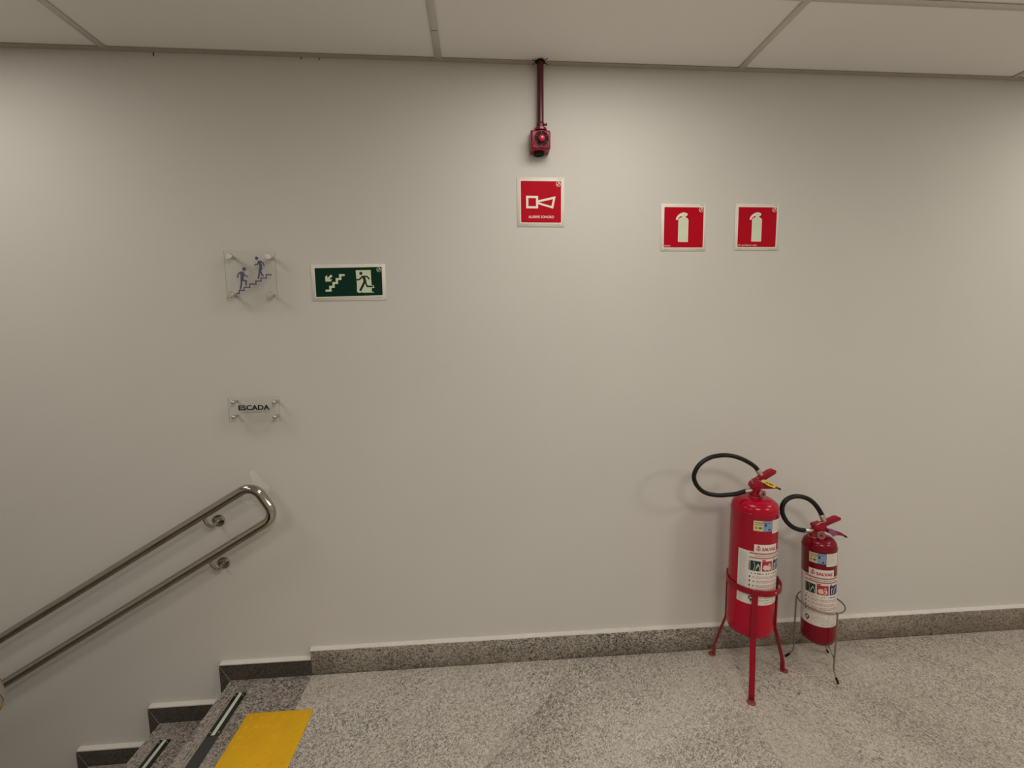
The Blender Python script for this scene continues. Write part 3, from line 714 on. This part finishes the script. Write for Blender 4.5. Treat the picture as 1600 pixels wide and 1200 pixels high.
    decal('sticker_print', rect(su0 + wd * 0.56, sv0 + hh * 0.5, su0 + wd * 0.68, sv0 + hh * 0.72) + rect(su0 + wd * 0.57, sv0 + hh * 0.34, su0 + wd * 0.8, sv0 + hh * 0.40) + rect(su0 + wd * 0.78, sv0 + hh * 0.08, su0 + wd * 0.9, sv0 + hh * 0.24), mp, 0.0006, M['ink_navy'], a)
    g = decal('inspection_sticker', rect(su1 + gap, sv0 - 0.010, su1 + gap + wd * 0.95, sv1 + 0.002, 8), mp, 0.0003, M['paper'], root)
    decal('sticker_text', small_print(7, su1 + gap + 0.004, su1 + gap + wd * 0.9, sv1 - 0.004, 0.0066, 0.0015, (0.5, 1), (0.004, 0.009), 0.0015, 8), mp, 0.0005, M['ink_grey'], g)

def world_part(o, root):
    """geometry written in room coordinates, carried by the thing"""
    o.parent = root; o.matrix_parent_inverse = root.matrix_world.inverted(); return o

def lever(name, poly, yc, wd, m, root):
    bm = bmesh.new(); bm_prism(bm, poly, 'y', yc - wd / 2, yc + wd / 2)
    es = [e for e in bm.edges]
    bmesh.ops.bevel(bm, geom=es, offset=0.0022, segments=2, affect='EDGES', profile=0.5)
    return world_part(from_bm(name, bm, None, m, auto=40), root)

def hose(root, pts, r, fa, fb):
    h = world_part(tube('hose', smooth_path(pts, 6), r, M['rubber'], None, 16), root)
    for (a, b, ra) in (fa, fb):
        a, b = Vector(a), Vector(b)
        f = bmesh.new(); bm_tube(f, [a, a.lerp(b, 0.12), a.lerp(b, 0.14), a.lerp(b, 0.72), a.lerp(b, 0.74), b], [ra, ra, ra * 1.08, ra * 1.08, ra * 0.92, ra * 0.92], 16)
        world_part(from_bm('hose_ferrule', f, None, M['steel_dull'], auto=30), root)

# --- large one, in the red tripod stand
AX, AY, ZB = 1.1535, -0.169, 0.2285
big = empty('fire_extinguisher', (AX, AY, ZB), 'larger bright red extinguisher standing in the red tripod stand, yellow tag on its lever', 'fire extinguisher')
bpy.context.view_layer.update()
R = 0.091
def body_profile(R, hb, zt, neck_r, neck_z, wb, wt):
    p = [(0.0, 0.006), (R * 0.6, 0.004), (R * 0.86, 0.0), (R * 0.955, 0.003), (R * 0.99, 0.012), (R, 0.022)]
    for zz in wb: p += [(R, zz - 0.0025), (R + 0.0008, zz), (R, zz + 0.0025)]
    for zz in wt: p += [(R, zz - 0.0030), (R + 0.0013, zz - 0.0010), (R + 0.0013, zz + 0.0010), (R - 0.0006, zz + 0.0030)]
    p += [(R - 0.0006, zt)]
    H = neck_z - zt
    for k in range(1, 13):
        a = PI / 2 * k / 12
        p.append((neck_r + (R - 0.0006 - neck_r) * math.cos(a) ** 0.72, zt + H * math.sin(a) ** 1.05))
    p += [(neck_r, neck_z + 0.002), (0.0, neck_z + 0.002)]
    return p
lathe('cylinder', body_profile(R, 0, 0.770 - ZB, 0.027, 0.812 - ZB, [0.030, 0.043], [0.764 - ZB]), M['red_ext'], big, 64, auto=60)
label_set(big, R, 3.7, 0.381 - ZB, (0.318, 0.361, -0.060, 0.012, 0.002), False)
world_part(lathe('neck_ring', [(0.026, 0.811), (0.026, 0.8165), (0.023, 0.8175)], M['brass'], None, 28, Matrix.Translation((AX, AY, 0))), big)
vb = bmesh.new(); bm_lathe(vb, [(0.0235, 0.816), (0.0235, 0.826), (0.0195, 0.829), (0.0195, 0.846), (0.022, 0.848), (0.022, 0.854)], 20, Matrix.Translation((AX, AY, 0)))
world_part(from_bm('valve_body', vb, None, M['red_valve'], auto=35), big)
lever('hinge_block', [(1.128, 0.863), (1.132, 0.874), (1.151, 0.889), (1.171, 0.879), (1.182, 0.863), (1.173, 0.848), (1.141, 0.848), (1.130, 0.855)], AY, 0.032, M['red_valve'], big)
lever('carry_lever', [(1.150, 0.889), (1.165, 0.899), (1.205, 0.925), (1.222, 0.930), (1.234, 0.925), (1.236, 0.917), (1.230, 0.909), (1.190, 0.887), (1.174, 0.880)], AY, 0.022, M['red_valve'], big)
lever('squeeze_lever', [(1.168, 0.872), (1.205, 0.866), (1.228, 0.858), (1.250, 0.849), (1.247, 0.844), (1.225, 0.848), (1.182, 0.847), (1.160, 0.848)], AY, 0.018, M['red_valve'], big)
lever('lever_tip', [(1.2475, 0.8515), (1.262, 0.844), (1.260, 0.838), (1.2455, 0.844)], AY, 0.019, M['black'], big)
G = axis_matrix((1.1615, AY - 0.019, 0.832), (0.25, -1, 0.1))
gz = world_part(lathe('pressure_gauge', [(0.008, 0.0), (0.008, 0.006), (0.0155, 0.0065), (0.0162, 0.008), (0.0162, 0.015), (0.0145, 0.0165), (0.0135, 0.0158), (0.0, 0.0158)], M['gauge'], None, 28, G), big)
lathe('gauge_face', [(0.0128, 0.0159), (0.0128, 0.0162), (0.0, 0.0162)], M['gauge_face'], gz, 24, G)
lathe('gauge_hub', [(0.0035, 0.0162), (0.003, 0.0185), (0.0, 0.019)], M['black'], gz, 12, G)
tg = bmesh.new(); bm_prism(tg, [(1.162, 0.8895), (1.174, 0.8915), (1.224, 0.8690), (1.2285, 0.860), (1.222, 0.8535), (1.190, 0.867)], 'y', AY - 0.0215, AY - 0.0200)
t_ = world_part(from_bm('safety_tag', tg, None, M['tag']), big)
decal('tag_print', stroke([(1.185, 0.8795), (1.193, 0.8755)], 0.004) + stroke([(1.199, 0.873), (1.214, 0.866)], 0.005), lambda u, v, h: (u, AY - 0.0216 - h, v), 0.0003, M['ink_olive'], t_)
world_part(tube('pull_pin_ring', smooth_path([(1.151, AY - 0.017, 0.892), (1.140, AY - 0.02, 0.907), (1.130, AY - 0.02, 0.908), (1.122, AY - 0.02, 0.901), (1.1215, AY - 0.02, 0.890), (1.126, AY - 0.02, 0.879), (1.134, AY - 0.016, 0.874)], 5), 0.0012, M['steel_dull'], None, 8), big)
hp = [(1.161, 0.923), (1.148, 0.940), (1.120, 0.960), (1.083, 0.979), (1.041, 0.992), (0.999, 0.995), (0.953, 0.988), (0.917, 0.969), (0.893, 0.942), (0.883, 0.909), (0.892, 0.878), (0.916, 0.849), (0.948, 0.832), (0.990, 0.824), (1.027, 0.824), (1.069, 0.827), (1.112, 0.838)]
hose(big, [(x, AY, z) for x, z in hp], 0.0090, ((1.156, AY, 0.929), (1.181, AY, 0.898), 0.0094), ((1.106, AY, 0.836), (1.139, AY, 0.842), 0.0094))

# tripod stand of flat iron
SX, SY = 1.163, -0.169
stand = empty('extinguisher_stand', (SX, SY, 0), 'red painted flat iron tripod stand with a hoop, holding the larger extinguisher', 'stand')
def hoop(name, r0, r1, z0, z1, m, parent, seg=64):
    bm = bmesh.new(); q = []
    for k in range(seg):
        c, s = math.cos(2 * PI * k / seg), math.sin(2 * PI * k / seg)
        q.append([bm.verts.new((r * c, r * s, z)) for r, z in ((r0, z0), (r1, z0), (r1, z1), (r0, z1))])
    for k in range(seg):
        A_, B_ = q[k], q[(k + 1) % seg]
        for j in range(4): bm.faces.new((A_[j], A_[(j + 1) % 4], B_[(j + 1) % 4], B_[j]))
    return from_bm(name, bm, parent, m, auto=40)
hoop('hoop', 0.1022, 0.1060, 0.4265, 0.4510, M['red_stand'], stand)
def flat_bar(prof, wd, th, ang):
    """bar bent along (r, z) profile, its width tangential"""
    bm = bmesh.new(); n = len(prof); rows = []
    c, s = math.cos(ang), math.sin(ang)
    for i in range(n):
        a = Vector(prof[max(0, i - 1)]); b = Vector(prof[min(n - 1, i + 1)])
        t = (b - a).normalized(); nr = Vector((-t.y, t.x)) * th / 2
        w_ = wd[i] if isinstance(wd, list) else wd
        row = []
        for sd, k in ((1, 1), (1, -1), (-1, -1), (-1, 1)):
            r = prof[i][0] + nr.x * sd; z = prof[i][1] + nr.y * sd; tt_ = k * w_ / 2
            row.append(bm.verts.new((r * c - tt_ * s, r * s + tt_ * c, z)))
        rows.append(row)
    for A_, B_ in zip(rows, rows[1:]):
        for j in range(4): bm.faces.new((A_[j], A_[(j + 1) % 4], B_[(j + 1) % 4], B_[j]))
    bm.faces.new(rows[0]); bm.faces.new(rows[-1][::-1])
    return bm
for deg in (124.5, 241.0, 2.6):
    ang = math.radians(deg)
    lg = from_bm('leg', flat_bar([(0.1086, 0.451), (0.1086, 0.236), (0.1098, 0.222), (0.118, 0.195), (0.1555, 0.062), (0.1585, 0.045), (0.1590, 0.008)], 0.022, 0.005, ang), stand, M['red_stand'], auto=50)
    bmf = bmesh.new(); bm_lathe(bmf, [(0.0165, 0.0), (0.0165, 0.004), (0.014, 0.0058), (0.0, 0.006)], 18, Matrix.Translation((0.1685 * math.cos(ang), 0.1685 * math.sin(ang), 0)))
    from_bm('foot_pad', bmf, lg, M['worn'], auto=40)
    from_bm('support_tab', flat_bar([(0.1065, 0.2255), (0.080, 0.2255), (0.062, 0.2255)], 0.02, 0.004, ang), stand, M['red_stand'])
    lathe('rivet', [(0.0042, 0.0), (0.0036, 0.0018), (0.0, 0.0025)], M['red_stand'], lg, 10, axis_matrix((0.1111 * math.cos(ang), 0.1111 * math.sin(ang), 0.4385), (math.cos(ang), math.sin(ang), 0)))
hk = lathe('hoop_chip', [(0.003, 0.0), (0.0024, 0.0006), (0.0, 0.0008)], M['pvc'], stand, 8, axis_matrix((0.1060 * math.cos(math.radians(288)), 0.1060 * math.sin(math.radians(288)), 0.4385), (math.cos(math.radians(288)), math.sin(math.radians(288)), 0)))

# --- small one, leaning a little in the wire stand
BX, BY, BZ = 1.499, -0.138, 0.1385
sm = empty('fire_extinguisher', (BX, BY, BZ), 'smaller dark red extinguisher leaning in the thin wire stand, purple seal on its lever', 'fire extinguisher', rot=(0, math.radians(-2.6), 0))
bpy.context.view_layer.update()
r2 = 0.066
lathe('cylinder', body_profile(r2, 0, 0.436, 0.022, 0.471, [0.022], [0.430]), M['red_dark'], sm, 56, auto=60)
label_set(sm, r2, -25.0, 0.229 - BZ - 0.004, (0.288, 0.333, -0.053, 0.009, 0.002), True)
NX = 1.478
nk = Matrix.Translation((NX, BY, 0)) @ Matrix.Rotation(math.radians(-2.6), 4, 'Y')
world_part(lathe('neck_ring', [(0.021, 0.609), (0.021, 0.614), (0.019, 0.615)], M['brass'], None, 24, nk), sm)
world_part(lathe('valve_body', [(0.0195, 0.614), (0.0195, 0.620), (0.0170, 0.623), (0.0170, 0.640), (0.019, 0.642)], M['red_valve'], None, 20, nk), sm)
lever('hinge_block', [(1.439, 0.661), (1.444, 0.668), (1.475, 0.675), (1.496, 0.663), (1.499, 0.647), (1.494, 0.635), (1.472, 0.631), (1.450, 0.640)], BY, 0.030, M['red_valve'], sm)
lever('carry_lever', [(1.482, 0.672), (1.504, 0.681), (1.541, 0.697), (1.556, 0.697), (1.566, 0.690), (1.563, 0.681), (1.505, 0.660), (1.490, 0.655)], BY, 0.021, M['red_valve'], sm)
lever('squeeze_lever', [(1.492, 0.649), (1.533, 0.636), (1.577, 0.621), (1.591, 0.611), (1.587, 0.606), (1.543, 0.617), (1.507, 0.627), (1.492, 0.634)], BY, 0.017, M['red_valve'], sm)
lever('lever_tip', [(1.5885, 0.6135), (1.603, 0.602), (1.599, 0.597), (1.5855, 0.606)], BY, 0.018, M['black'], sm)
G = axis_matrix((NX - 0.0130, BY - 0.014, 0.624), (-0.2, -1, 0.1))
gz = world_part(lathe('pressure_gauge', [(0.008, 0.0), (0.008, 0.006), (0.017, 0.0065), (0.0178, 0.008), (0.0178, 0.015), (0.016, 0.0165), (0.015, 0.0158), (0.0, 0.0158)], M['gauge'], None, 28, G), sm)
lathe('gauge_face', [(0.0142, 0.0159), (0.0142, 0.0162), (0.0, 0.0162)], M['gauge_face'], gz, 24, G)
lathe('gauge_hub', [(0.0035, 0.0162), (0.003, 0.0185), (0.0, 0.019)], M['black'], gz, 12, G)
bmq = bmesh.new()
for k, (dy, dz) in enumerate(((0.0, 0.0), (-0.0016, -0.005), (-0.0026, 0.003))):
    pts = [(1.500, 0.645 + dz), (1.513, 0.649 + dz * 0.5), (1.534, 0.634 + dz), (1.548, 0.620 - dz), (1.524, 0.618 + dz), (1.504, 0.632)]
    bm_prism(bmq, pts, 'y', BY - 0.0195 + dy, BY - 0.0185 + dy)
world_part(from_bm('plastic_seal', bmq, None, M['purple']), sm)
world_part(tube('seal_wire', smooth_path([(1.500, BY - 0.017, 0.622), (1.517, BY - 0.018, 0.613), (1.535, BY - 0.018, 0.605), (1.562, BY - 0.018, 0.599), (1.579, BY - 0.016, 0.598), (1.589, BY - 0.012, 0.601)], 5), 0.0011, M['steel_dull'], None, 8), sm)
world_part(tube('pull_pin_ring', smooth_path([(1.448, BY - 0.016, 0.667), (1.458, BY - 0.018, 0.675), (1.470, BY - 0.018, 0.680), (1.481, BY - 0.016, 0.676)], 5), 0.0013, M['steel_dull'], None, 8), sm)
hp = [(1.484, 0.703), (1.464, 0.734), (1.440, 0.762), (1.411, 0.782), (1.375, 0.793), (1.342, 0.792), (1.316, 0.780), (1.301, 0.759), (1.298, 0.735), (1.306, 0.708), (1.324, 0.680), (1.350, 0.657), (1.378, 0.644), (1.408, 0.638)]
hose(sm, [(x, BY, z) for x, z in hp], 0.0098, ((1.478, BY, 0.709), (1.495, BY, 0.677), 0.0102), ((1.402, BY, 0.638), (1.458, BY, 0.635), 0.0098))

WX, WY = 1.503, -0.138
ws = empty('extinguisher_stand', (WX, WY, 0), 'thin bare wire stand with black foot tips, holding the smaller extinguisher', 'stand')
WR = 0.0032
tube('wire_hoop', [(0.0885 * math.cos(2 * PI * k / 48), 0.0885 * math.sin(2 * PI * k / 48), 0.303) for k in range(48)], WR, M['wire'], ws, 10, True)
tube('support_hoop', [(0.052 * math.cos(2 * PI * k / 36), 0.052 * math.sin(2 * PI * k / 36), 0.1305) for k in range(36)], WR, M['wire'], ws, 10, True)
for deg, rf in ((152.0, 0.122), (271.0, 0.121), (31.0, 0.127)):
    ang = math.radians(deg); c, s = math.cos(ang), math.sin(ang)
    pr = [(0.0885, 0.306), (0.0920, 0.308), (0.0930, 0.290), (0.0935, 0.20), (0.0925, 0.12), (0.0925, 0.055), (0.099, 0.036), (rf, 0.006)]
    lg = tube('leg', smooth_path([(r * c, r * s, z) for r, z in pr], 4), WR, M['wire'], ws, 10)
    d0, d1 = Vector((0.107 * c, 0.107 * s, 0.0225)), Vector((rf * c, rf * s, 0.0052))
    tube('foot_tip', [d0, d1], 0.0046, M['black'], lg, 10)
    tube('support_spoke', smooth_path([(0.052 * c, 0.052 * s, 0.1305), (0.070 * c, 0.070 * s, 0.124), (0.0905 * c, 0.0905 * s, 0.098)], 4), WR * 0.9, M['wire'], ws, 8)

# ------------------------------------------------------------------ tactile tile and safety strips on the stairs
tx0, tx1, ty0, ty1 = -0.952, -0.6945, -0.1925, -0.4480
tt_ = empty('tactile_tile', ((tx0 + tx1) / 2, (ty0 + ty1) / 2, 0.0), 'yellow rubber tactile warning tile lying at the top of the stairs', 'tactile tile')
hw, hd = (tx1 - tx0) / 2, (ty0 - ty1) / 2
prism('tile_base', [(-hw, -hd), (hw, -hd), (hw, hd), (-hw, hd)], 'z', 0.0002, 0.0026, M['yellow'], tt_, bevel=0.0006)
dm = None
for i in range(6):
    for j in range(6):
        p = (-hw + 0.0225 + 0.0425 * i, -hd + 0.0220 + 0.0423 * j, 0.0026)
        if dm is None:
            d = lathe('tactile_dome', [(0.0085, 0.0), (0.0080, 0.0003), (0.0066, 0.0006), (0.0058, 0.00075), (0.0, 0.0008)], M['yellow'], tt_, 14); dm = d
        else:
            d = dm.copy(); COL.objects.link(d); d.parent = tt_
        d.location = p

def strip(k, y0, y1, y2, label, tlabel):
    z = -RISE * k; x = -RUN * k
    s = empty('safety_strip', (x - 1.034, (y0 + y1) / 2, z), label, 'safety strip')
    hl = (y0 - y1) / 2
    box('strip_base', (-0.023, -hl, 0.0002), (0.023, hl, 0.0034), M['black_base'], s, bevel=0.0008, seg=1)
    box('glow_stripe', (-0.0065, -hl, 0.0034), (0.0065, hl - 0.002, 0.0042), M['glow_strip'], s)
    for ey in (hl - 0.014, -hl + 0.014):
        for ex in (-0.0155, 0.0155):
            lathe('strip_screw', [(0.003, 0.0034), (0.0026, 0.0042), (0.0, 0.0044)], M['steel_dull'], s, 8, Matrix.Translation((ex, ey, 0)))
    t = box('grip_tape', (-0.024, -(y1 - y2) / 2, 0.0002), (0.024, (y1 - y2) / 2, 0.0012), M['tape'])
    t.location = (x - 1.034, (y1 + y2) / 2 - 0.001, z)
    t['label'] = tlabel; t['category'] = 'anti-slip tape'
strip(0, -0.080, -0.287, -1.10, 'black strip with pale green glow line on the top step, nearest the tactile tile', 'charcoal anti-slip tape on the top step, in line below its glow strip')
strip(1, -0.091, -0.300, -1.10, 'black strip with pale green glow line on the second step down', 'charcoal anti-slip tape on the second step down, past its glow strip')
